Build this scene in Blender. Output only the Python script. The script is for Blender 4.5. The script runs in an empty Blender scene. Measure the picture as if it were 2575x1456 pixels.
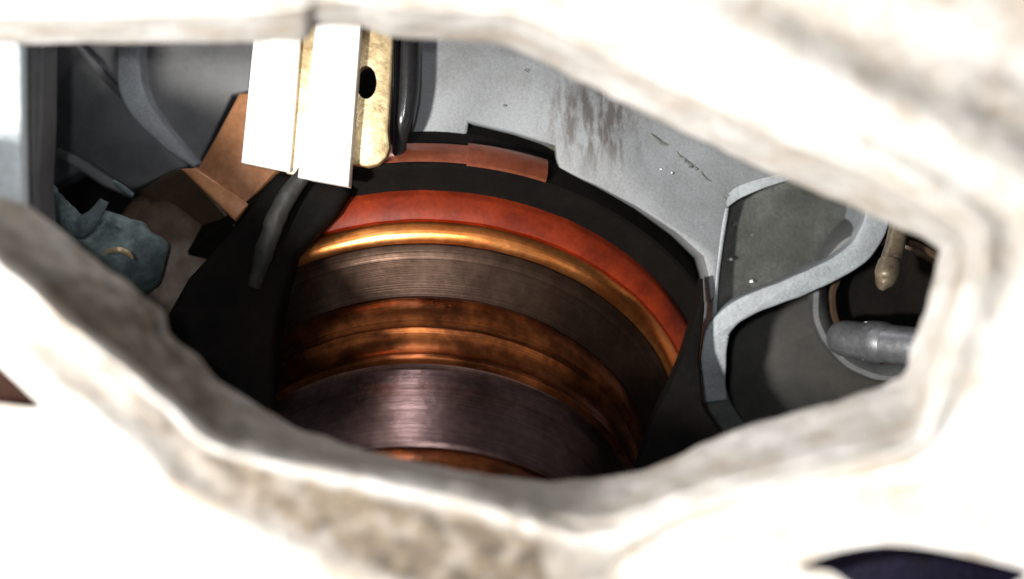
import bpy, bmesh, math, random
from mathutils import Vector, noise
random.seed(4)
S = bpy.context.scene
C = S.collection
# ------------------------------------------------------------ camera
D = 0.25; K = 0.16/2575
cd = bpy.data.cameras.new('camera'); cam = bpy.data.objects.new('camera', cd); C.objects.link(cam)
cam.location = (0, -D, 0); cam.rotation_euler = (math.pi/2, 0, 0)
cd.sensor_width = 36; cd.lens = 36*D/0.16; cd.clip_start = 0.005; cd.clip_end = 50
cd.dof.use_dof = True; cd.dof.focus_distance = 0.345; cd.dof.aperture_fstop = 6.0
S.camera = cam
# ------------------------------------------------------------ world, lamps, exposure
w = bpy.data.worlds.new('World'); S.world = w; w.use_nodes = True
w.node_tree.nodes['Background'].inputs[0].default_value = (0.80, 0.88, 1, 1)
w.node_tree.nodes['Background'].inputs[1].default_value = 0.05
def lamp(name, loc, target, power, size, col):
    l = bpy.data.lights.new(name, 'AREA'); l.shape = 'DISK'; l.size = size; l.energy = power; l.color = col
    o = bpy.data.objects.new(name, l); C.objects.link(o); o.location = loc
    o.rotation_euler = (Vector(target)-Vector(loc)).to_track_quat('-Z', 'Y').to_euler()
lamp('work_lamp', (-0.135, -0.20, -0.045), (0.01, 0.05, 0.0), 1.75, 0.026, (1.0, 0.96, 0.90))
lamp('phone_flash', (-0.022, -0.252, 0.012), (0.0, 0.05, 0.0), 0.26, 0.010, (0.97, 0.98, 1.0))
lamp('added_overhead_fill', (-0.040, 0.090, 0.150), (-0.022, 0.085, -0.03), 0.050, 0.014, (0.95, 0.93, 1.0))  # unseen lamp added for the streak on the journal
S.view_settings.view_transform = 'Standard'; S.view_settings.look = 'None'
S.view_settings.exposure = 0.35; S.view_settings.gamma = 1

# ------------------------------------------------------------ helpers
def P(x, y, Y):
    f = K*(D+Y)/D
    return Vector(((x-1287.5)*f, Y, -(y-728)*f))
def tag(o, label=None, cat=None, kind=None):
    if label: o['label'] = label
    if cat: o['category'] = cat
    if kind: o['kind'] = kind
    return o
def thing(name, label, cat, loc=(0, 0, 0)):
    o = bpy.data.objects.new(name, None); C.objects.link(o); o.location = loc; o.empty_display_size = .01
    return tag(o, label, cat)
def obj(name, bm, mat, parent=None, smooth=True, label=None, cat=None):
    me = bpy.data.meshes.new(name)
    if smooth:
        for f in bm.faces: f.smooth = True
    bm.to_mesh(me); bm.free(); me.materials.append(mat)
    if smooth:
        try: me.set_sharp_from_angle(angle=math.radians(40))
        except Exception: pass
    o = bpy.data.objects.new(name, me); C.objects.link(o)
    if parent:
        o.parent = parent
        o.matrix_parent_inverse = parent.matrix_world.inverted() if False else __import__('mathutils').Matrix.Translation(-parent.location)
    tag(o, label, cat)
    return o

def mat(name, c1, c2=None, c3=None, scale=60, rough=.5, r2=None, metal=0., bump=.3, bscale=400, coat=0., aniso=None, thr=(.35, .65), spec=.5, stretch=None, dirt_shade=None):
    m = bpy.data.materials.new(name); m.use_nodes = True; t = m.node_tree; n = t.nodes; L = t.links
    b = n['Principled BSDF']; b.inputs['Metallic'].default_value = metal
    b.inputs['Specular IOR Level'].default_value = spec
    b.inputs['Coat Weight'].default_value = coat; b.inputs['Coat Roughness'].default_value = .15
    tc = n.new('ShaderNodeTexCoord'); src = tc.outputs['Object']
    if stretch:
        mp = n.new('ShaderNodeMapping'); mp.inputs['Scale'].default_value = stretch; L.new(src, mp.inputs[0]); src = mp.outputs[0]
    nz = n.new('ShaderNodeTexNoise'); nz.inputs['Scale'].default_value = scale; nz.inputs['Detail'].default_value = 8; nz.inputs['Roughness'].default_value = .65
    L.new(src, nz.inputs['Vector'])
    cr = n.new('ShaderNodeValToRGB'); e = cr.color_ramp.elements
    e[0].position = thr[0]; e[0].color = (*c1, 1); e[1].position = thr[1]; e[1].color = (*(c2 or c1), 1)
    if c3:
        x = e.new((thr[0]+thr[1])/2); x.color = (*c3, 1)
    L.new(nz.outputs['Fac'], cr.inputs[0]); col = cr.outputs[0]
    # fine grain
    g = n.new('ShaderNodeTexNoise'); g.inputs['Scale'].default_value = bscale*2.2; g.inputs['Detail'].default_value = 3
    L.new(tc.outputs['Object'], g.inputs['Vector'])
    gm = n.new('ShaderNodeMapRange'); gm.inputs[1].default_value = .25; gm.inputs[2].default_value = .75; gm.inputs[3].default_value = .80; gm.inputs[4].default_value = 1.15
    L.new(g.outputs['Fac'], gm.inputs[0])
    mx = n.new('ShaderNodeMix'); mx.data_type = 'RGBA'; mx.blend_type = 'MULTIPLY'; mx.inputs[0].default_value = 1
    L.new(col, mx.inputs[6]); L.new(gm.outputs[0], mx.inputs[7]); col = mx.outputs[2]
    if dirt_shade:
        at = n.new('ShaderNodeAttribute'); at.attribute_name = 'dirt_shade'
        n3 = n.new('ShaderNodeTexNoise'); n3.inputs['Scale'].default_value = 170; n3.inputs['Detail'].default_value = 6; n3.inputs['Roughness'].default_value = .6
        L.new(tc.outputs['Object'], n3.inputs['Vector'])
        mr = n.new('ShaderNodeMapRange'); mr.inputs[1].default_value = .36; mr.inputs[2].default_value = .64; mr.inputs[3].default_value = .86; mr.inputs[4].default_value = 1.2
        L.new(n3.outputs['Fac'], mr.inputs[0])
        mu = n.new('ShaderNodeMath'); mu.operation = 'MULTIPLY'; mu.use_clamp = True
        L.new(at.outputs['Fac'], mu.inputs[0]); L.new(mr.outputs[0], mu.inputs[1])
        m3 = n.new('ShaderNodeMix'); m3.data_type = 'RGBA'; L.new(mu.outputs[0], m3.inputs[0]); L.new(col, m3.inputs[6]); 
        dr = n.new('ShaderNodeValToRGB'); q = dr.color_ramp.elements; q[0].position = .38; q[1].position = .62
        q[0].color = (*[v*.55 for v in dirt_shade], 1); q[1].color = (*[v*1.9 for v in dirt_shade], 1)
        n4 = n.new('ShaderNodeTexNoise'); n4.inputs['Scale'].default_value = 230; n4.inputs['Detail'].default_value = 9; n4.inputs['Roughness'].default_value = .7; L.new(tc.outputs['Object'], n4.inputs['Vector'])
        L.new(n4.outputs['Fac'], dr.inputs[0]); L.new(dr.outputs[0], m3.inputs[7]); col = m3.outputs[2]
    L.new(col, b.inputs['Base Color'])
    rm = n.new('ShaderNodeMapRange'); rm.inputs[1].default_value = .3; rm.inputs[2].default_value = .7
    rm.inputs[3].default_value = rough; rm.inputs[4].default_value = r2 if r2 is not None else rough
    L.new(nz.outputs['Fac'], rm.inputs[0]); L.new(rm.outputs[0], b.inputs['Roughness'])
    if bump:
        bz = n.new('ShaderNodeTexNoise'); bz.inputs['Scale'].default_value = bscale; bz.inputs['Detail'].default_value = 5
        L.new(src, bz.inputs['Vector'])
        bp = n.new('ShaderNodeBump'); bp.inputs['Strength'].default_value = bump; bp.inputs['Distance'].default_value = .0006
        L.new(bz.outputs['Fac'], bp.inputs['Height']); L.new(bp.outputs[0], b.inputs['Normal'])
    return m

def catmull(pts, m, closed=False):
    n = len(pts); out = []
    rng = range(n) if closed else range(n-1)
    for i in rng:
        if closed: p0, p1, p2, p3 = pts[i-1], pts[i], pts[(i+1) % n], pts[(i+2) % n]
        else: p0, p1, p2, p3 = pts[max(i-1, 0)], pts[i], pts[i+1], pts[min(i+2, n-1)]
        # centripetal-ish: limit tangents to avoid overshoot
        for j in range(m):
            t = j/m
            out.append(tuple(.5*((2*b)+(-a+c)*t*.8+(2*a-5*b+4*c-d)*t*t*.8+(-a+3*b-3*c+d)*t**3*.8) if False else
                       ((2*t**3-3*t*t+1)*b+(t**3-2*t*t+t)*(c-a)*.35+(-2*t**3+3*t*t)*c+(t**3-t*t)*(d-b)*.35)
                       for a, b, c, d in zip(p0, p1, p2, p3)))
    if not closed: out.append(tuple(pts[-1]))
    return out

def slab(pts, thick, bev=.0012, rough_amp=0., seg=2):
    """pts: list of (px, py, Y) front outline; extruded away from the camera."""
    bm = bmesh.new()
    fr = [bm.verts.new(P(*p)) for p in pts]
    bk = [bm.verts.new(v.co+Vector((0, thick, 0))) for v in fr]
    n = len(fr)
    bm.faces.new(fr); bm.faces.new(bk[::-1])
    for i in range(n): bm.faces.new((fr[(i+1) % n], fr[i], bk[i], bk[(i+1) % n]))
    bmesh.ops.recalc_face_normals(bm, faces=bm.faces)
    if bev:
        ff = set(fr)
        es = [e for e in bm.edges if e.verts[0] in ff and e.verts[1] in ff]
        bmesh.ops.bevel(bm, geom=es, offset=bev, segments=seg, profile=.5, affect='EDGES', clamp_overlap=True)
    return bm

def ribbon(path, thick, bev=.0022, sub=7):
    pp = catmull(path, sub); A = []; B = []
    for i, (x, y, Y, r) in enumerate(pp):
        a, b = pp[max(i-1, 0)], pp[min(i+1, len(pp)-1)]; tx, ty = b[0]-a[0], b[1]-a[1]; l = math.hypot(tx, ty) or 1
        w = r*(1+.07*noise.noise(Vector((x*.02, y*.02, 1))))
        A.append((x-ty/l*w, y+tx/l*w, Y)); B.append((x+ty/l*w, y-tx/l*w, Y))
    return slab(A+B[::-1], thick, bev, seg=4)
def sweep(path, prof=14, bm=None, flat=1.0, cap=True, jitter=0, sub=8):
    """path: list of (px,py,Y,radius_px). flat: depth / width ratio."""
    bm = bm or bmesh.new()
    pp = catmull(path, sub)
    pts = [P(a, b, c) for a, b, c, d in pp]; rad = [max(d, .01)*K*(D+c)/D for a, b, c, d in pp]
    rings = []
    for i, p in enumerate(pts):
        t = (pts[min(i+1, len(pts)-1)]-pts[max(i-1, 0)]).normalized()
        side = t.cross(Vector((0, 1, 0))).normalized(); up = side.cross(t).normalized()
        r = rad[i]; ring = []
        for k in range(prof):
            a = 2*math.pi*k/prof
            q = p+side*(math.cos(a)*r)+up*(math.sin(a)*r*flat)
            if jitter: q += Vector((1, 1, 1))*jitter*noise.noise(q*500)
            ring.append(bm.verts.new(q))
        rings.append(ring)
    for a, b in zip(rings, rings[1:]):
        for k in range(prof): bm.faces.new((a[k], a[(k+1) % prof], b[(k+1) % prof], b[k]))
    if cap: bm.faces.new(rings[0][::-1]); bm.faces.new(rings[-1])
    bmesh.ops.recalc_face_normals(bm, faces=bm.faces)
    return bm

def lathe(centre, axis, prof, seg=160, a0=0., a1=2*math.pi, close=True, wob=0.):
    """prof: list of (s, r) along the axis; closed profile gives a solid ring."""
    d = axis.normalized(); e1 = d.cross(Vector((0, 1, 0))).normalized(); e2 = e1.cross(d).normalized()
    bm = bmesh.new(); full = abs(a1-a0-2*math.pi) < 1e-6
    n = seg if full else seg+1; rows = []
    for i in range(n):
        a = a0+(a1-a0)*i/seg; rd = e1*math.cos(a)+e2*math.sin(a)
        row = []
        for s, r in prof:
            q = centre+d*s+rd*r
            if wob: q += rd*wob*noise.noise(q*220)
            row.append(bm.verts.new(q))
        rows.append(row)
    m = len(prof)
    for i in range(seg):
        A, B = rows[i], rows[(i+1) % n]
        for j in range(m if close else m-1):
            try: bm.faces.new((A[j], A[(j+1) % m], B[(j+1) % m], B[j]))
            except ValueError: pass
    if not full and close:
        bm.faces.new(rows[0]); bm.faces.new(rows[-1][::-1])
    bmesh.ops.recalc_face_normals(bm, faces=bm.faces)
    return bm

def lumpy(centre, rx, ry, rz, amp, fr, sub=5):
    bm = bmesh.new(); bmesh.ops.create_icosphere(bm, subdivisions=sub, radius=1)
    c = Vector(centre)
    for v in bm.verts:
        u = v.co.copy(); q = Vector((u.x*rx, u.y*ry, u.z*rz))
        v.co = c+q*(1+amp*noise.noise((q+c)*fr)+amp*.5*noise.noise((q+c)*fr*2.7))
    return bm

# ------------------------------------------------------------ materials
M = {}
M['cast'] = mat('sand_cast_aluminium', (.52, .455, .38), (.80, .78, .77), (.64, .62, .59), scale=95, rough=.75, metal=.0, bump=.5, bscale=650, dirt_shade=(.076, .059, .042), spec=.35)
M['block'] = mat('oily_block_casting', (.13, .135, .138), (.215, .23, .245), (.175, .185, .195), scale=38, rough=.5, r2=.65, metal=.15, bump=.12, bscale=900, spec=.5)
M['pocket'] = mat('shaded_pocket_grey', (.075, .08, .07), (.15, .155, .145), (.10, .105, .095), scale=55, rough=.35, r2=.6, metal=.2, bump=.3, bscale=800)  # darker copy of the block grey: recess shade put into the colour
M['rib'] = mat('light_rib_grey', (.19, .205, .22), (.30, .33, .35), scale=90, rough=.5, r2=.6, metal=.15, bump=.2, bscale=900)  # lighter grey than the block wall
M['dark'] = mat('painted_shade_black', (.003, .003, .003), (.008, .006, .005), scale=60, rough=.85, bump=.1, bscale=500, spec=.06)  # near-black colour stands in for shade in recesses and beside the shaft
M['shade'] = mat('shaded_casting', (.045, .048, .052), (.10, .102, .105), scale=50, rough=.5, bump=.08, bscale=900)  # block casting with the left-hand shade put into its colour
M['brace'] = mat('dark_brace_paint', (.012, .012, .011), (.035, .033, .030), scale=80, rough=.6, spec=.3, bump=.3)
M['rimcopper'] = mat('reddish_copper_lacquer', (.15, .038, .018), (.27, .075, .036), scale=60, rough=.28, r2=.4, metal=.35, bump=.08, coat=.4)
M['deep'] = mat('deep_recess_shade', (.010, .010, .009), (.030, .028, .024), scale=60, rough=.6, bump=.1, spec=.3)  # paints the shade of the lower right pocket
M['red'] = mat('red_seal_rubber', (.09, .009, .003), (.21, .024, .005), scale=110, rough=.55, spec=.2, bump=.12, bscale=500, thr=(.3, .7))
M['gold'] = mat('oiled_bronze', (.95, .27, .06), (1.0, .42, .14), scale=60, rough=.26, r2=.36, metal=1, bump=.15, bscale=300)
M['copper'] = mat('copper_brown_steel', (.075, .023, .008), (.38, .12, .036), (.18, .054, .017), scale=75, rough=.24, r2=.42, metal=.92, bump=.2, bscale=250)
M['drum'] = mat('dark_turned_steel', (.030, .016, .010), (.085, .052, .038), scale=40, rough=.32, r2=.46, metal=.9, bump=.12, bscale=300)
M['journal'] = mat('brushed_plum_steel', (.085, .050, .044), (.22, .145, .135), scale=50, rough=.25, r2=.36, metal=.97, bump=.2, bscale=300)
M['plate_brown'] = mat('brown_varnished_steel', (.24, .10, .040), (.36, .165, .075), scale=60, rough=.5, metal=.3, bump=.2)
M['brown_dark'] = mat('dark_brown_varnish', (.045, .028, .016), (.09, .055, .03), scale=60, rough=.5, metal=.2, bump=.25)
M['bright'] = mat('bright_zinc', (.86, .84, .80), (.92, .91, .89), scale=60, rough=.45, metal=.1, bump=.1)
M['brass'] = mat('dull_brass', (.33, .235, .12), (.62, .49, .30), (.50, .38, .21), scale=130, rough=.35, r2=.5, metal=.5, bump=.4, bscale=500)
M['black'] = mat('black_rubber', (.008, .008, .009), (.016, .016, .017), scale=60, rough=.22, bump=.05)
M['teal'] = mat('teal_oil_film', (.03, .045, .048), (.17, .22, .215), (.07, .095, .098), scale=110, rough=.6, r2=.8, metal=0, bump=.25, bscale=500, spec=.3)
M['shiny'] = mat('wet_steel', (.16, .16, .17), (.40, .41, .43), scale=120, rough=.25, r2=.4, metal=.8, bump=.08, bscale=350)
M['bolt'] = mat('tan_bolt', (.06, .045, .03), (.17, .135, .09), scale=110, rough=.4, metal=.3, bump=.4)
M['pale'] = mat('pale_blue_metal', (.45, .51, .55), (.60, .66, .70), scale=40, rough=.45, metal=.1, bump=.15)
M['purple'] = mat('plum_gap_shade', (.018, .009, .007), (.040, .020, .015), scale=60, rough=.9, spec=.03, bump=.3)
M['tube'] = mat('greasy_steel', (.10, .10, .105), (.22, .23, .245), scale=60, rough=.32, r2=.5, metal=.6, bump=.12, bscale=500)
M['plate_orange'] = mat('orange_brown_edge', (.32, .13, .05), (.46, .21, .09), scale=60, rough=.5, metal=.2, bump=.2)  # brighter than the gusset brown, for its lower edge
M['violet'] = mat('violet_gap_shade', (.016, .012, .03), (.045, .032, .12), scale=60, rough=.5, bump=.3)
M['olive'] = mat('dark_olive', (.05, .045, .03), (.085, .075, .055), scale=90, rough=.6, bump=.2)  # dark olive for the slab in the gap above the tab

def smear(m, x0, y0, x1, y1, Y, col, amt=.75):
    # vertical brown scuffs rubbed on the wall, in the wall's own coordinates
    t = m.node_tree; n = t.nodes; L = t.links; b = n['Principled BSDF']
    a, c = P(x0, y0, Y), P(x1, y1, Y); mid = (a+c)/2; hx, hz = abs(a.x-c.x)/2, abs(a.z-c.z)/2
    tc = n.new('ShaderNodeTexCoord'); mp = n.new('ShaderNodeMapping'); mp.vector_type = 'TEXTURE'
    mp.inputs['Location'].default_value = (mid.x, Y, mid.z); mp.inputs['Rotation'].default_value = (0, math.radians(-22), 0); mp.inputs['Scale'].default_value = (hx, 1, hz)
    L.new(tc.outputs['Object'], mp.inputs[0])
    ln = n.new('ShaderNodeVectorMath'); ln.operation = 'LENGTH'; L.new(mp.outputs[0], ln.inputs[0])
    fa = n.new('ShaderNodeMapRange'); fa.inputs[1].default_value = 1.15; fa.inputs[2].default_value = .45; L.new(ln.outputs['Value'], fa.inputs[0])
    m2 = n.new('ShaderNodeMapping'); m2.inputs['Scale'].default_value = (1, 1, .25); m2.inputs['Rotation'].default_value = (0, math.radians(10), 0); L.new(tc.outputs['Object'], m2.inputs[0])
    nz = n.new('ShaderNodeTexNoise'); nz.inputs['Scale'].default_value = 420; nz.inputs['Detail'].default_value = 5; nz.inputs['Roughness'].default_value = .7; L.new(m2.outputs[0], nz.inputs['Vector'])
    f2 = n.new('ShaderNodeMapRange'); f2.inputs[1].default_value = .44; f2.inputs[2].default_value = .60; L.new(nz.outputs['Fac'], f2.inputs[0])
    mu = n.new('ShaderNodeMath'); mu.operation = 'MULTIPLY'; L.new(fa.outputs[0], mu.inputs[0]); L.new(f2.outputs[0], mu.inputs[1])
    m3 = n.new('ShaderNodeMath'); m3.operation = 'MULTIPLY'; L.new(mu.outputs[0], m3.inputs[0]); m3.inputs[1].default_value = amt
    oc = b.inputs['Base Color'].links[0].from_socket
    mx = n.new('ShaderNodeMix'); mx.data_type = 'RGBA'; L.new(m3.outputs[0], mx.inputs[0]); L.new(oc, mx.inputs[6]); mx.inputs[7].default_value = (*col, 1); L.new(mx.outputs[2], b.inputs['Base Color'])
smear(M['block'], 1350, 150, 1640, 450, .104, (.06, .05, .045), .9)

# brushed rings round the turned parts: fine coaxial grooves as relief
AX_TH, AX_PH = .7081, -.0237
AX = Vector((math.sin(AX_TH)*math.sin(AX_PH), -math.cos(AX_TH), -math.sin(AX_TH)*math.cos(AX_PH)))
SC = Vector((-.0187, .14, -.0292))
def brushed(m, freq=2600, strength=.25, tint=.35):
    t = m.node_tree; n = t.nodes; L = t.links; b = n['Principled BSDF']
    g = n.new('ShaderNodeNewGeometry')
    dt = n.new('ShaderNodeVectorMath'); dt.operation = 'DOT_PRODUCT'; dt.inputs[1].default_value = AX
    L.new(g.outputs['Position'], dt.inputs[0])
    nz = n.new('ShaderNodeTexNoise'); nz.noise_dimensions = '1D'; nz.inputs['Scale'].default_value = freq; nz.inputs['Detail'].default_value = 2
    L.new(dt.outputs['Value'], nz.inputs['W'])
    bp = n.new('ShaderNodeBump'); bp.inputs['Strength'].default_value = strength; bp.inputs['Distance'].default_value = .0003
    old = b.inputs['Normal'].links[0].from_socket
    L.new(nz.outputs['Fac'], bp.inputs['Height']); L.new(old, bp.inputs['Normal']); L.new(bp.outputs[0], b.inputs['Normal'])
    oc = b.inputs['Base Color'].links[0].from_socket
    mr = n.new('ShaderNodeMapRange'); mr.inputs[1].default_value = .3; mr.inputs[2].default_value = .7; mr.inputs[3].default_value = 1-tint; mr.inputs[4].default_value = 1+tint
    L.new(nz.outputs['Fac'], mr.inputs[0])
    mx = n.new('ShaderNodeMix'); mx.data_type = 'RGBA'; mx.blend_type = 'MULTIPLY'; mx.inputs[0].default_value = 1
    L.new(oc, mx.inputs[6]); L.new(mr.outputs[0], mx.inputs[7]); L.new(mx.outputs[2], b.inputs['Base Color'])
for k, st, ti in (('drum', .12, .22), ('journal', .3, .30), ('copper', .12, .16), ('gold', .08, .10)): brushed(M[k], 2600, st, ti)

# ------------------------------------------------------------ foreground aluminium casting with the opening
rows = [  # inner-back edge x,y | front crease x,y | lip width | second offset | depth there | grime and painted shade: wall, face
 (-420, 112, -470, 40, 40, 90, .0008, 0, 0),
 (105, 110, 80, 40, 40, 90, .0008, 0, 0),
 (600, 108, 590, 30, 40, 90, .0008, 0, 0),
 (760, 100, 750, 20, 40, 90, .0008, .1, 0),
 (800, 66, 800, 0, 40, 90, .0008, .15, .1),
 (905, 68, 905, 0, 40, 90, .0008, .15, .1),
 (985, 92, 1010, 20, 40, 90, .0008, .25, .15),
 (1260, 112, 1290, 35, 40, 90, .0008, .25, .1),
 (1430, 190, 1470, 110, 40, 90, .0008, .25, .05),
 (1600, 275, 1640, 190, 40, 90, .0008, .1, 0),
 (1760, 350, 1800, 265, 40, 90, .0008, .05, 0),
 (1950, 440, 1990, 355, 40, 90, .0008, .05, 0),
 (2200, 545, 2245, 465, 40, 90, .0008, .05, 0),
 (2350, 618, 2425, 585, 40, 90, .0008, .05, 0),
 (2362, 650, 2440, 660, 40, 90, .0008, 0, .1),
 (2325, 780, 2405, 790, 30, 90, .0008, 0, .1),
 (2290, 880, 2360, 900, 30, 90, .0008, .05, .1),
 (2262, 950, 2300, 1088, 26, 70, .004, .35, .05),
 (2100, 1008, 2080, 1145, 30, 75, .006, .20, 0),
 (1850, 1080, 1840, 1205, 36, 80, .006, .25, .03),
 (1700, 1148, 1690, 1250, 40, 90, .006, .30, .05),
 (1600, 1186, 1545, 1302, 45, 130, .005, .35, .2),
 (1480, 1204, 1420, 1300, 45, 180, .0012, .45, .7),
 (1350, 1210, 1300, 1265, 40, 215, .0015, .6, .9),
 (1200, 1190, 1163, 1225, 36, 225, .0015, .6, 1),
 (950, 1140, 980, 1190, 32, 215, .002, .6, 1),
 (760, 1080, 821, 1160, 32, 175, .0025, .65, .95),
 (690, 1043, 650, 1125, 34, 115, .004, .75, .9),
 (560, 962, 545, 1088, 36, 85, .0055, .95, .8),
 (500, 900, 470, 1025, 36, 80, .0050, 1, .8),
 (430, 838, 328, 899, 36, 78, .0050, 1, .7),  # lower left rows: wall shade and shadow groove painted by these weights
 (408, 782, 197, 800, 34, 78, .0050, 1, .5),
 (316, 707, 99, 716, 32, 85, .005, .85, .15),
 (237, 650, 0, 632, 32, 80, .008, .75, .05),
 (158, 581, -90, 560, 32, 80, .006, .7, 0),
 (60, 513, -200, 480, 32, 80, .004, .7, 0),
 (-90, 480, -280, 450, 32, 80, .004, .5, 0),
 (-330, 450, -450, 430, 32, 80, .004, .5, 0),
]
NR = len(rows)
def build_casting():
    rr = catmull(rows, 12, closed=True); n = len(rr)
    def nrm(i):
        a, b = rr[i-4], rr[(i+4) % n]; tx, ty = b[2]-a[2], b[3]-a[3]; l = math.hypot(tx, ty) or 1
        return ty/l, -tx/l
    cx, cy = 1200, 640
    # smooth normals
    ns = []
    for i in range(n):
        sx = sy = 0
        for k in range(-10, 11):
            a, b = nrm((i+k) % n); sx += a; sy += b
        l = math.hypot(sx, sy); ns.append((sx/l, sy/l))
    lev = []
    for i, r in enumerate(rr):
        x0, y0, x1, y1, w2, w3, d3, dw, df = r; nx, ny = ns[i]
        dx, dy = x1-cx, y1-cy
        t = min(2300/abs(dx) if dx else 99, 1400/abs(dy) if dy else 99)
        far = (cx+dx*t, cy+dy*t)
        A = (x0, y0, .034, dw*.9); B = (x1, y1, .010, dw); Cc = (x1+nx*w2, y1+ny*w2, .0045, df*.35)
        Dd = (x1+nx*w3, y1+ny*w3, .0045+d3*.9, df); 
        e = 110
        Ee = (x1+nx*(w3+e), y1+ny*(w3+e), .003, .0)
        F = (far[0], far[1], -.002, 0)
        lev.append([A, B, Cc, Dd, Ee, F])
    bm = bmesh.new(); dl = bm.verts.layers.float.new('dirt_shade')
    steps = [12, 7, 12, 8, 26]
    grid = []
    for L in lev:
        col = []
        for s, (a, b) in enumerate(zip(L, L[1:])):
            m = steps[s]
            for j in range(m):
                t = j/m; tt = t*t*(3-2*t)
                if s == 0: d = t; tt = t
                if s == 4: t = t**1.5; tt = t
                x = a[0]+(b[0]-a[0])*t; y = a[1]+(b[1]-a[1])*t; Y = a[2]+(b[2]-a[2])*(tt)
                # tone weight: face grime spread over whole chamfer
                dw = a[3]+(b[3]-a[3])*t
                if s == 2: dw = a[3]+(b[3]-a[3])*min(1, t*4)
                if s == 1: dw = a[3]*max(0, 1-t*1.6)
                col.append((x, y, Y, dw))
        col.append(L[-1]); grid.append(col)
    # second, deliberate stains, folds and painted light falloff on the outer face
    def extra(x, y):
        d = 0.; dy = 0.
        # stained fold across the upper right corner
        u = (y+30)-(x-1820)*.46
        if x > 1500:
            g = math.exp(-((u+10)/75)**2)*min(1, max(0, (x-1650)/450)); d += .42*g; dy += .004*g
            g2 = math.exp(-((u+95)/40)**2)*min(1, max(0, (x-2150)/300)); d += .35*g2
        if x > 1450 and y < 720: d += .14*min(1, (x-1450)/400)  # broad darker tone stands in for light falloff to the upper right
        g = math.exp(-((x-2500)/150)**2-((y-640)/260)**2); d += .30*g
        g = math.exp(-((x-2440)/60)**2-((y-980)/110)**2); d += .22*g
        g = math.exp(-((x-2480)/110)**2-((y-1270)/60)**2); d += .10*g; dy += .0012*g
        g = math.exp(-((x-1240)/420)**2-((y-140)/50)**2)*.18; d += g*.8
        g = math.exp(-((x-1300)/330)**2-((y-1440)/70)**2); d += .18*g
        return d, dy
    V = []
    for col in grid:
        v = []
        for (x, y, Y, dw) in col:
            d, dy = extra(x, y)
            p = P(x, y, Y+dy)
            q = p*1.0
            amp = .0005
            nz = noise.noise(q*160)*.9+noise.noise(q*420)*.5+noise.noise(q*900)*.25
            big = noise.noise(q*45)
            p = p+Vector((noise.noise(q*230+Vector((9, 0, 0)))*.0004, nz*amp+big*.0006, noise.noise(q*230+Vector((0, 7, 0)))*.0004))
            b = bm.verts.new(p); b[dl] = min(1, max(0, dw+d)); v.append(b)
        # back side
        p = P(col[-1][0], col[-1][1], .040); b = bm.verts.new(p); v.append(b)
        p = P(col[0][0], col[0][1], .034)+Vector((0, .004, 0)); c = P(cx, cy, .04); p = p+(p-c)*.03; b = bm.verts.new(p); v.append(b)
        V.append(v)
    for i in range(n):
        a, b = V[i], V[(i+1) % n]
        for j in range(len(a)): bm.faces.new((a[j], a[(j+1) % len(a)], b[(j+1) % len(a)], b[j]))
    bmesh.ops.recalc_face_normals(bm, faces=bm.faces)
    return bm
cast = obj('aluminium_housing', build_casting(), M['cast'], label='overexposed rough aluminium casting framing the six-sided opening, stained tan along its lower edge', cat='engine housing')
def cutter(pts, Y0, Y1, taper=False):
    bm = bmesh.new(); pp = catmull(pts, 6, closed=True)
    a = [bm.verts.new(P(x, y, Y0) if taper else P(x, y, 0)+Vector((0, Y0, 0))) for x, y in pp]
    b = [bm.verts.new(P(x, y, Y1) if taper else P(x, y, 0)+Vector((0, Y1, 0))) for x, y in pp]
    n = len(a); bm.faces.new(a); bm.faces.new(b[::-1])
    for i in range(n): bm.faces.new((a[(i+1) % n], a[i], b[i], b[(i+1) % n]))
    bmesh.ops.recalc_face_normals(bm, faces=bm.faces)
    me = bpy.data.meshes.new('cut'); bm.to_mesh(me); bm.free(); o = bpy.data.objects.new('cut', me); C.objects.link(o); return o
cuts = [cutter([(2003, 1426), (2110, 1385), (2220, 1368), (2330, 1376), (2450, 1400), (2560, 1428), (2585, 1445), (2500, 1500), (2350, 1560), (2180, 1500), (2090, 1440)], -.05, .10, True),
        cutter([(-90, 820), (-10, 905), (60, 970), (112, 1027), (60, 1030), (-10, 1022), (-200, 1015), (-200, 800)], -.05, .015, True)]
for c in cuts:
    md = cast.modifiers.new('b', 'BOOLEAN'); md.operation = 'DIFFERENCE'; md.solver = 'EXACT'; md.object = c
dg = bpy.context.evaluated_depsgraph_get()
nm = bpy.data.meshes.new_from_object(cast.evaluated_get(dg)); cast.modifiers.clear(); old = cast.data; cast.data = nm; nm.name = 'aluminium_housing'
for c in cuts: bpy.data.objects.remove(c)

# ------------------------------------------------------------ cavity back
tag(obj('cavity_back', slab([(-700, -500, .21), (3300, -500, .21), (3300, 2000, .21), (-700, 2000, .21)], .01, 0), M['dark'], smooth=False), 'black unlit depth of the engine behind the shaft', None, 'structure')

# ------------------------------------------------------------ engine block with ribs
blk = thing('engine_block', 'grey cast engine block wall with raised ribs behind the opening', 'engine block', P(1500, 300, .11))
YW = .104
wall = [(985, 60, YW), (1300, 40, YW), (1700, 200, YW), (2060, 420, YW), (1990, 445, YW), (1900, 470, YW), (1836, 500, YW), (1822, 560, YW), (1812, 640, YW), (1800, 740, YW),
        (1788, 760, YW), (1780, 690, YW), (1768, 645, YW), (1700, 585, YW), (1600, 520, YW), (1500, 468, YW), (1400, 424, YW), (1395, 368, YW), (1290, 335, YW), (1178, 308, YW), (1170, 368, YW), (985, 372, YW)]
def fine(bm, cuts=2):
    bmesh.ops.triangulate(bm, faces=bm.faces)
    return bm
obj('wall', slab(wall, .016, .0010), M['block'], blk)
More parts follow.
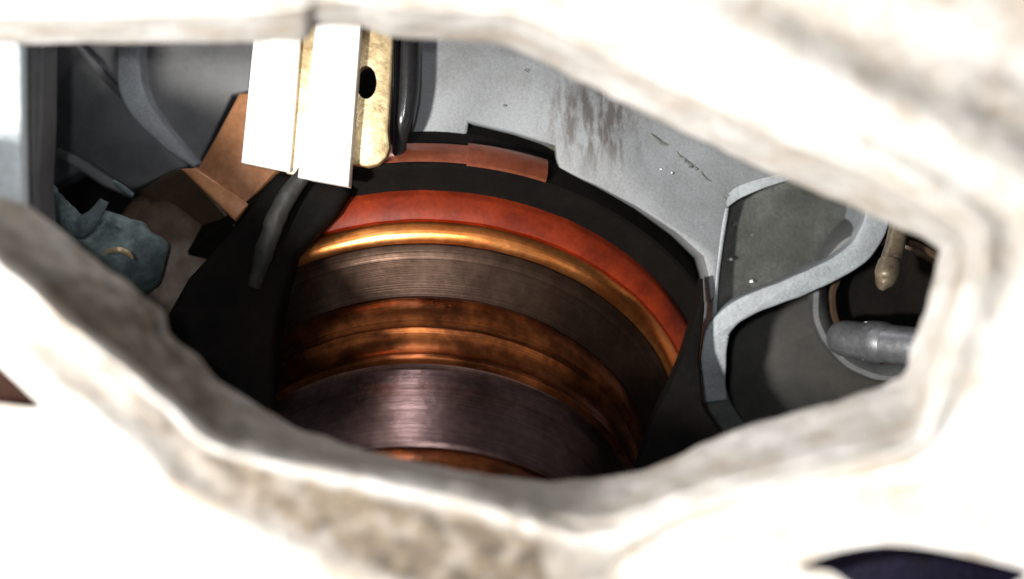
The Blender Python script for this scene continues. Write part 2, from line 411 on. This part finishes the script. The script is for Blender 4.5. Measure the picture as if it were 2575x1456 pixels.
# step line running down the wall
obj('casting_seam', sweep([(1590, 310, YW, 2), (1660, 352, YW, 4), (1720, 398, YW, 3), (1760, 430, YW, 4), (1800, 470, YW, 2), (1828, 500, YW, 1.5)], 8, flat=.4, jitter=.0006), M['pocket'], blk)
chips = [(1738, 418, YW, 9), (1752, 424, YW, 7), (1724, 405, YW, 6), (1690, 436, YW, 6), (1385, 430, YW, 8), (1325, 176, YW, 7), (1270, 265, YW, 7), (1660, 425, YW, 5),
         (1848, 562, .110, 8), (1836, 652, .109, 9), (1892, 708, .113, 9), (1876, 736, .110, 7), (1890, 590, .112, 6), (1990, 548, .116, 5), (2040, 600, .118, 5)]
for q in chips:
    bm = lumpy(P(q[0], q[1], q[2]-.0001), q[3]*K*1.1, .0003, q[3]*K*.8, .8, 2500, sub=2)
    obj('metal_chip', bm, M['shiny'], blk)
# right pocket between ribs, sloping away
pk = [(1836, 505, .112), (2000, 420, .114), (2300, 520, .124), (2240, 600, .124), (2150, 680, .122), (1960, 760, .118), (1840, 800, .112), (1800, 830, .108), (1806, 700, .108), (1815, 590, .109)]
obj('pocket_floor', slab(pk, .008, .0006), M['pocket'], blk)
obj('rib', ribbon([(1822, 510, .104, 14), (1850, 488, .104, 15), (1900, 466, .103, 14), (1990, 438, .102, 12), (2080, 415, .102, 12)], .022), M['rib'], blk)
obj('rib', ribbon([(1828, 520, .104, 7), (1815, 600, .104, 7), (1803, 700, .104, 6), (1796, 800, .104, 6), (1785, 900, .104, 6)], .022), M['rib'], blk)
obj('rib', ribbon([(1800, 1010, .110, 30), (1792, 950, .106, 34), (1795, 890, .103, 34), (1808, 830, .102, 30), (1845, 790, .101, 26), (1900, 760, .100, 26), (2000, 722, .099, 27), (2100, 676, .098, 28), (2165, 630, .098, 31), (2202, 565, .098, 32), (2215, 480, .098, 32)], .022), M['rib'], blk)
obj('rib', ribbon([(1798, 985, .110, 31), (1815, 1030, .116, 30), (1850, 1080, .122, 28), (1920, 1150, .130, 26)], .022), M['pocket'], blk)
# lower right dark pocket
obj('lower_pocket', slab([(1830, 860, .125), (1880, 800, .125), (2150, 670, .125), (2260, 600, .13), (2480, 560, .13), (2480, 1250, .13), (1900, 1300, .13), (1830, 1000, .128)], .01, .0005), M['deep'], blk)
# round boss with bore, right
BC = P(2250, 755, .108)
bx = Vector((-.25, -1, -.25)).normalized()
boss = obj('bore_boss', lathe(BC, bx, [(-.012, .0200), (.001, .0190), (.003, .0180), (.003, .0168), (.001, .0154), (-.010, .0146), (-.012, .0160)], 96, wob=.0005), M['shade'], blk)
obj('bore_sleeve', lathe(BC, bx, [(-.010, .0144), (.0015, .0144), (.002, .0138), (.0015, .0130), (-.010, .0128)], 96, wob=.0004), M['brown_dark'], blk)
obj('bore_floor', lathe(BC, bx, [(-.007, .0128), (-.006, .0128), (-.006, .0001), (-.007, .0001)], 48), M['dark'], blk)
obj('steel_tube', sweep([(2120, 850, .108, 38), (2128, 851, .107, 46), (2300, 872, .096, 50), (2460, 890, .088, 52)], 32, flat=1), M['tube'], blk)
obj('tube_collar', sweep([(2185, 858, .1035, 50), (2188, 858, .1035, 53), (2222, 862, .101, 54), (2226, 863, .101, 51)], 32, flat=1, sub=2), M['tube'], blk)
obj('cross_web', sweep([(2215, 565, .108, 18), (2290, 610, .108, 18), (2400, 670, .108, 22)], 12, flat=.6, jitter=.0006), M['brown_dark'], blk)
# left web panels
YL = .125
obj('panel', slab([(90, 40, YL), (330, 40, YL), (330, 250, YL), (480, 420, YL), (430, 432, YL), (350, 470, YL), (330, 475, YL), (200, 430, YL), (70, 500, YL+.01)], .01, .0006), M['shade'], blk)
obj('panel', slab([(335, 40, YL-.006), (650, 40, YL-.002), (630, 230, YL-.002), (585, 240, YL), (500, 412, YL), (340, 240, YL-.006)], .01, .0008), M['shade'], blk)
obj('rib', ribbon([(322, 40, .112, 29), (322, 130, .112, 29), (326, 210, .112, 30), (345, 262, .112, 29), (385, 315, .113, 24), (440, 372, .115, 17), (495, 418, .118, 8)], .022), M['rib'], blk)
obj('rib', ribbon([(190, 110, .122, 6), (260, 190, .122, 10), (310, 240, .120, 10)], .022), M['shade'], blk)
obj('rib', ribbon([(140, 380, .120, 9), (200, 410, .120, 15), (260, 450, .120, 15), (330, 490, .121, 8)], .022), M['shade'], blk)
# inner bearing seat: dark groove around the seal
seat = lathe(SC, AX, [(-.030, .0722), (-.0025, .0722), (-.0018, .0716), (-.0018, .0640), (-.030, .064)], 160)
obj('seal_seat', seat, M['dark'], blk)

# ------------------------------------------------------------ copper coloured outer rim with its raised tab
rim = thing('retainer_ring', 'reddish copper retainer rim with a raised tab, curving over the dark groove', 'retainer ring', SC)
d1 = AX; 
def ang(px, py, s, r):   # angle of the point on the circle (s, r) that projects nearest to a pixel
    e1 = d1.cross(Vector((0, 1, 0))).normalized(); e2 = e1.cross(d1).normalized(); best = None
    for i in range(1440):
        a = 2*math.pi*i/1440; q = SC+d1*s+(e1*math.cos(a)+e2*math.sin(a))*r
        f = K*(q.y+D)/D; X = q.x/f+1287.5; Yp = 728-q.z/f; dd = (X-px)**2+(Yp-py)**2
        if best is None or dd < best[0]: best = (dd, a)
    return best[1]
def arc(px1, py1, px2, py2, s, r):
    a, b = ang(px1, py1, s, r), ang(px2, py2, s, r)
    if b < a: a, b = b, a
    if b-a > math.pi: a, b = b, a+2*math.pi
    return a, b
a0, a1 = arc(940, 420, 1392, 405, -.002, .0728)
obj('rim', lathe(SC, AX, [(-.0090, .0728), (-.0060, .0729), (-.0036, .0727), (-.0030, .0722), (-.0090, .0722)], 60, a0, a1), M['rimcopper'], rim)
a0, a1 = arc(1178, 390, 1392, 405, -.002, .0740)
obj('tab', lathe(SC, AX, [(-.0098, .0728), (-.0094, .0733), (-.0086, .0737), (-.0072, .0739), (-.0050, .0738), (-.0034, .0734), (-.0024, .0729), (-.0022, .0723), (-.0098, .0723)], 40, a0, a1), M['rimcopper'], rim)
obj('tab_backing', slab([(1174, 306, .108), (1290, 333, .108), (1398, 366, .108), (1398, 400, .108), (1174, 400, .108)], .004, .0004), M['olive'], rim)

# ------------------------------------------------------------ red seal
obj('oil_seal', lathe(SC, AX, [(-.010, .0654), (-.0004, .0654), (.0004, .0651), (.0020, .0641), (.0036, .0628), (.0040, .0620), (.003, .0605), (-.010, .0605)], 200, wob=.0002), M['red'],
    label='brick red rubber seal ring outside the bright gold rim of the shaft', cat='oil seal')

# ------------------------------------------------------------ stepped shaft
sh = thing('stepped_shaft', 'dark stepped crankshaft end with gold rim and copper brown bands', 'shaft', SC)
obj('gold_rim', lathe(SC, AX, [(.0, .0600), (.0030, .0612), (.0038, .0617), (.0046, .0618), (.0054, .0616), (.0062, .0612), (.0070, .0606), (.0076, .0599), (.0079, .0590), (.0079, .0584), (.0, .0584)], 220, wob=.00012), M['gold'], sh)
obj('drum', lathe(SC, AX, [(.0, .0583), (.0072, .0583), (.0082, .0578), (.0096, .0560), (.0100, .0556), (.0118, .0540), (.0145, .0515), (.0160, .0503), (.0160, .04), (.0, .04)], 220), M['drum'], sh)
cp = [(.0160, .0499), (.0168, .0502), (.0195, .0500), (.0215, .0494), (.0228, .0484), (.0236, .0483), (.0243, .0490), (.0250, .0492), (.0256, .0487), (.0262, .0481), (.0280, .0475), (.0300, .0473), (.0318, .0478), (.0326, .0485), (.0334, .0485), (.0338, .0480), (.0338, .036), (.0160, .036)]
obj('copper_band', lathe(SC, AX, cp, 220, wob=.00015), M['copper'], sh)
obj('journal', lathe(SC, AX, [(.0338, .0470), (.0345, .0466), (.0400, .0466), (.0420, .0467), (.0440, .0466), (.0560, .0466), (.0566, .0460), (.0566, .034), (.0338, .034)], 220), M['journal'], sh)
obj('copper_collar', lathe(SC, AX, [(.0566, .0455), (.058, .0462), (.0605, .0465), (.0640, .0462), (.0660, .0450), (.0800, .0448), (.0800, .012), (.0566, .012)], 220, wob=.0002), M['copper'], sh)

# ------------------------------------------------------------ bright bracket top left
br = thing('bracket', 'bright bracket of two blown-out white strips and a tan brass plate hanging above the shaft', 'bracket', P(780, 250, .08))
obj('strip', slab([(640, 70, .087), (757, 70, .087), (728, 433, .087), (607, 408, .087)], .004, .0003), M['bright'], br)
obj('strip', slab([(797, 30, .084), (910, 30, .084), (876, 469, .084), (749, 446, .084)], .006, .0003), M['bright'], br)
obj('web_plate', slab([(745, 20, .089), (810, 20, .089), (775, 448, .089), (720, 436, .089)], .003, .0003), M['brass'], br)
bm = slab([(880, 10, .089), (992, 10, .089), (984, 200, .089), (976, 330, .089), (980, 372, .089), (972, 396, .089), (950, 414, .089), (925, 420, .089), (900, 416, .089), (860, 412, .089)], .004, .0006)
sp = obj('brass_plate', bm, M['brass'], br)
# real hole through the plate
cu = cutter([(921+26*math.cos(a), 207+42*math.sin(a)) for a in [i*math.pi/6 for i in range(12)]],   .07, .11)
for v in cu.data.vertices: v.co.x *= 1.356; v.co.z *= 1.356
md = sp.modifiers.new('b', 'BOOLEAN'); md.operation = 'DIFFERENCE'; md.solver = 'EXACT'; md.object = cu
dg = bpy.context.evaluated_depsgraph_get(); nm = bpy.data.meshes.new_from_object(sp.evaluated_get(dg)); sp.modifiers.clear(); sp.data = nm
bpy.data.objects.remove(cu)
obj('hole_bush', lathe(P(921, 207, .0935), Vector((0, -1, 0)), [(0, .0034), (.001, .0034), (.001, .0001), (0, .0001)], 32), M['bolt'], br)
obj('bolt_head', lathe(P(935, 372, .0890), Vector((0, -1, 0)), [(0, .0018), (.0006, .0017), (.0010, .0012), (.0012, .0001), (0, .0001)], 24), M['brass'], br)

# ------------------------------------------------------------ black hose
obj('hose', sweep([(1024, 0, .096, 33), (1024, 120, .096, 33), (1022, 230, .096, 32), (1014, 300, .096, 28), (1006, 350, .097, 20), (1000, 400, .098, 14)], 24), M['black'],
    label='glossy black hose running down just right of the brass plate', cat='hose')

obj('right_shade_slab', slab([(1768, 700, 0.09850), (1758, 760, 0.09742), (1738, 830, 0.09616), (1716, 900, 0.09490), (1684, 975, 0.09355), (1640, 1060, 0.09202), (1600, 1200, 0.08950), (1560, 1320, 0.08734), (2000, 1320, 0.08734), (1840, 1130, 0.09076), (1768, 1020, 0.09274), (1758, 900, 0.09490), (1772, 780, 0.09706)], .010, .003, seg=4), M['dark'],
    label='black slab added for shade at the lower right, hiding the right end of the red ring', cat='shade slab')  # added slab, painted black where the shaft fades into shadow
# ------------------------------------------------------------ brown gusset left of the bracket
gu = thing('gusset', 'angular brown gusset plate pointing down left of the white strips', 'gusset', P(580, 420, .11))
obj('plate', slab([(600, 232, .108), (660, 232, .108), (720, 420, .106), (668, 470, .105), (622, 525, .105), (590, 553, .105), (470, 425, .108), (498, 418, .108), (540, 345, .108)], .006, .0012), M['plate_brown'], gu)
obj('edge_strip', slab([(452, 424, .1052), (492, 422, .1052), (560, 470, .1030), (628, 516, .1030), (590, 556, .1030)], .004, .0006), M['plate_orange'], gu)
obj('skirt', slab([(440, 424, .110), (472, 426, .109), (590, 556, .106), (640, 520, .106), (640, 640, .118), (520, 640, .122), (400, 560, .124), (350, 478, .118)], .010, .0008), M['brown_dark'], gu)
obj('left_shade_slab', slab([(690, 436, 0.09350), (760, 446, 0.09339), (860, 462, 0.09321), (878, 484, 0.09297), (840, 545, 0.09230), (785, 600, 0.09170), (742, 645, 0.09120), (710, 740, 0.09016), (685, 870, 0.08873), (690, 1150, 0.08565), (520, 1100, 0.08620), (380, 860, 0.08884), (470, 700, 0.09060), (600, 560, 0.09214)], .020, .004, seg=4), M['dark'],
    label='black slab added for shade between the brown gusset and the shaft', cat='bearing cap')  # added black slab in place of the shadow left of the shaft
obj('dark_brace', sweep([(770, 430, .088, 20), (725, 490, .088, 24), (690, 560, .088, 26), (662, 640, .088, 24), (640, 720, .090, 16)], 20, flat=.8, jitter=.0004), M['brace'],
    label='thin dark grey brace slanting down from the white strips in front of the black shade slab', cat='brace')

# ------------------------------------------------------------ lower left lumps
cs = thing('sump_casting', 'teal grey oily casting lumps in the shaded lower left corner of the cavity', 'casting', P(280, 620, .09))
obj('boss', lumpy(P(270, 650, .104), .0130, .006, .0115, .28, 75), M['teal'], cs)
obj('ridge', sweep([(110, 470, .10, 20), (150, 530, .095, 32), (200, 570, .092, 30), (235, 545, .092, 20), (262, 505, .093, 12)], 18, flat=.5, jitter=.0004), M['teal'], cs)
obj('web', lumpy(P(400, 740, .118), .018, .008, .022, .2, 60), M['brown_dark'], cs)
obj('edge_rib', sweep([(285, 455, .10, 5), (310, 475, .10, 9), (335, 492, .10, 6)], 10), M['teal'], cs)
obj('wire_clip', sweep([(262, 638, .085, 3), (275, 630, .084, 6), (298, 628, .083, 7), (320, 636, .084, 7), (334, 650, .085, 3)], 12, flat=.7), M['brass'],
    label='small brass clip end catching the light in the lower left', cat='clip')

# ------------------------------------------------------------ pale strut on the left edge
stt = thing('strut', 'pale bluish upright strut at the left edge of the opening', 'strut', P(10, 300, .05))
obj('face', slab([(-90, 60, .050), (50, 60, .050), (52, 300, .050), (56, 520, .050), (-90, 480, .050)], .004, .0008), M['pale'], stt)
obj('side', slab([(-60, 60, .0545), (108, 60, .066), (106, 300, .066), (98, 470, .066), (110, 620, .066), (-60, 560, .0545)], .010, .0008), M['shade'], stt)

obj('pocket_shade_slab', slab([(-190, 760, .009), (-90, 830, .009), (-5, 915, .009), (60, 978, .009), (108, 1027, .009), (-10, 1018, .009), (-190, 1012, .009)], .004, .0003), M['purple'],
    label='brownish plum slab added to shade the small gap at the lower left edge', cat='bracket')  # added slab, coloured very dark to put shade into the gap
obj('gap_shade_slab', slab([(1900, 1300, .060), (2750, 1300, .060), (2750, 1700, .060), (1900, 1700, .060)], .004, .0005), M['violet'],
    label='dark violet slab added to darken the lens shaped gap at the lower right', cat='cover')  # added slab, its dark violet stands in for the unlit hole
# ------------------------------------------------------------ bolt in the right bore
bt = thing('bolt', 'tan rounded bolt end poking down into the dark bore at the right', 'bolt', P(2225, 660, .092))
obj('shank', sweep([(2262, 560, .096, 24), (2250, 620, .094, 25), (2236, 670, .092, 28)], 20), M['bolt'], bt)
obj('tip', sweep([(2238, 660, .092, 29), (2230, 690, .091, 31), (2222, 715, .091, 23), (2218, 728, .091, 8)], 20, jitter=.0004), M['bolt'], bt)
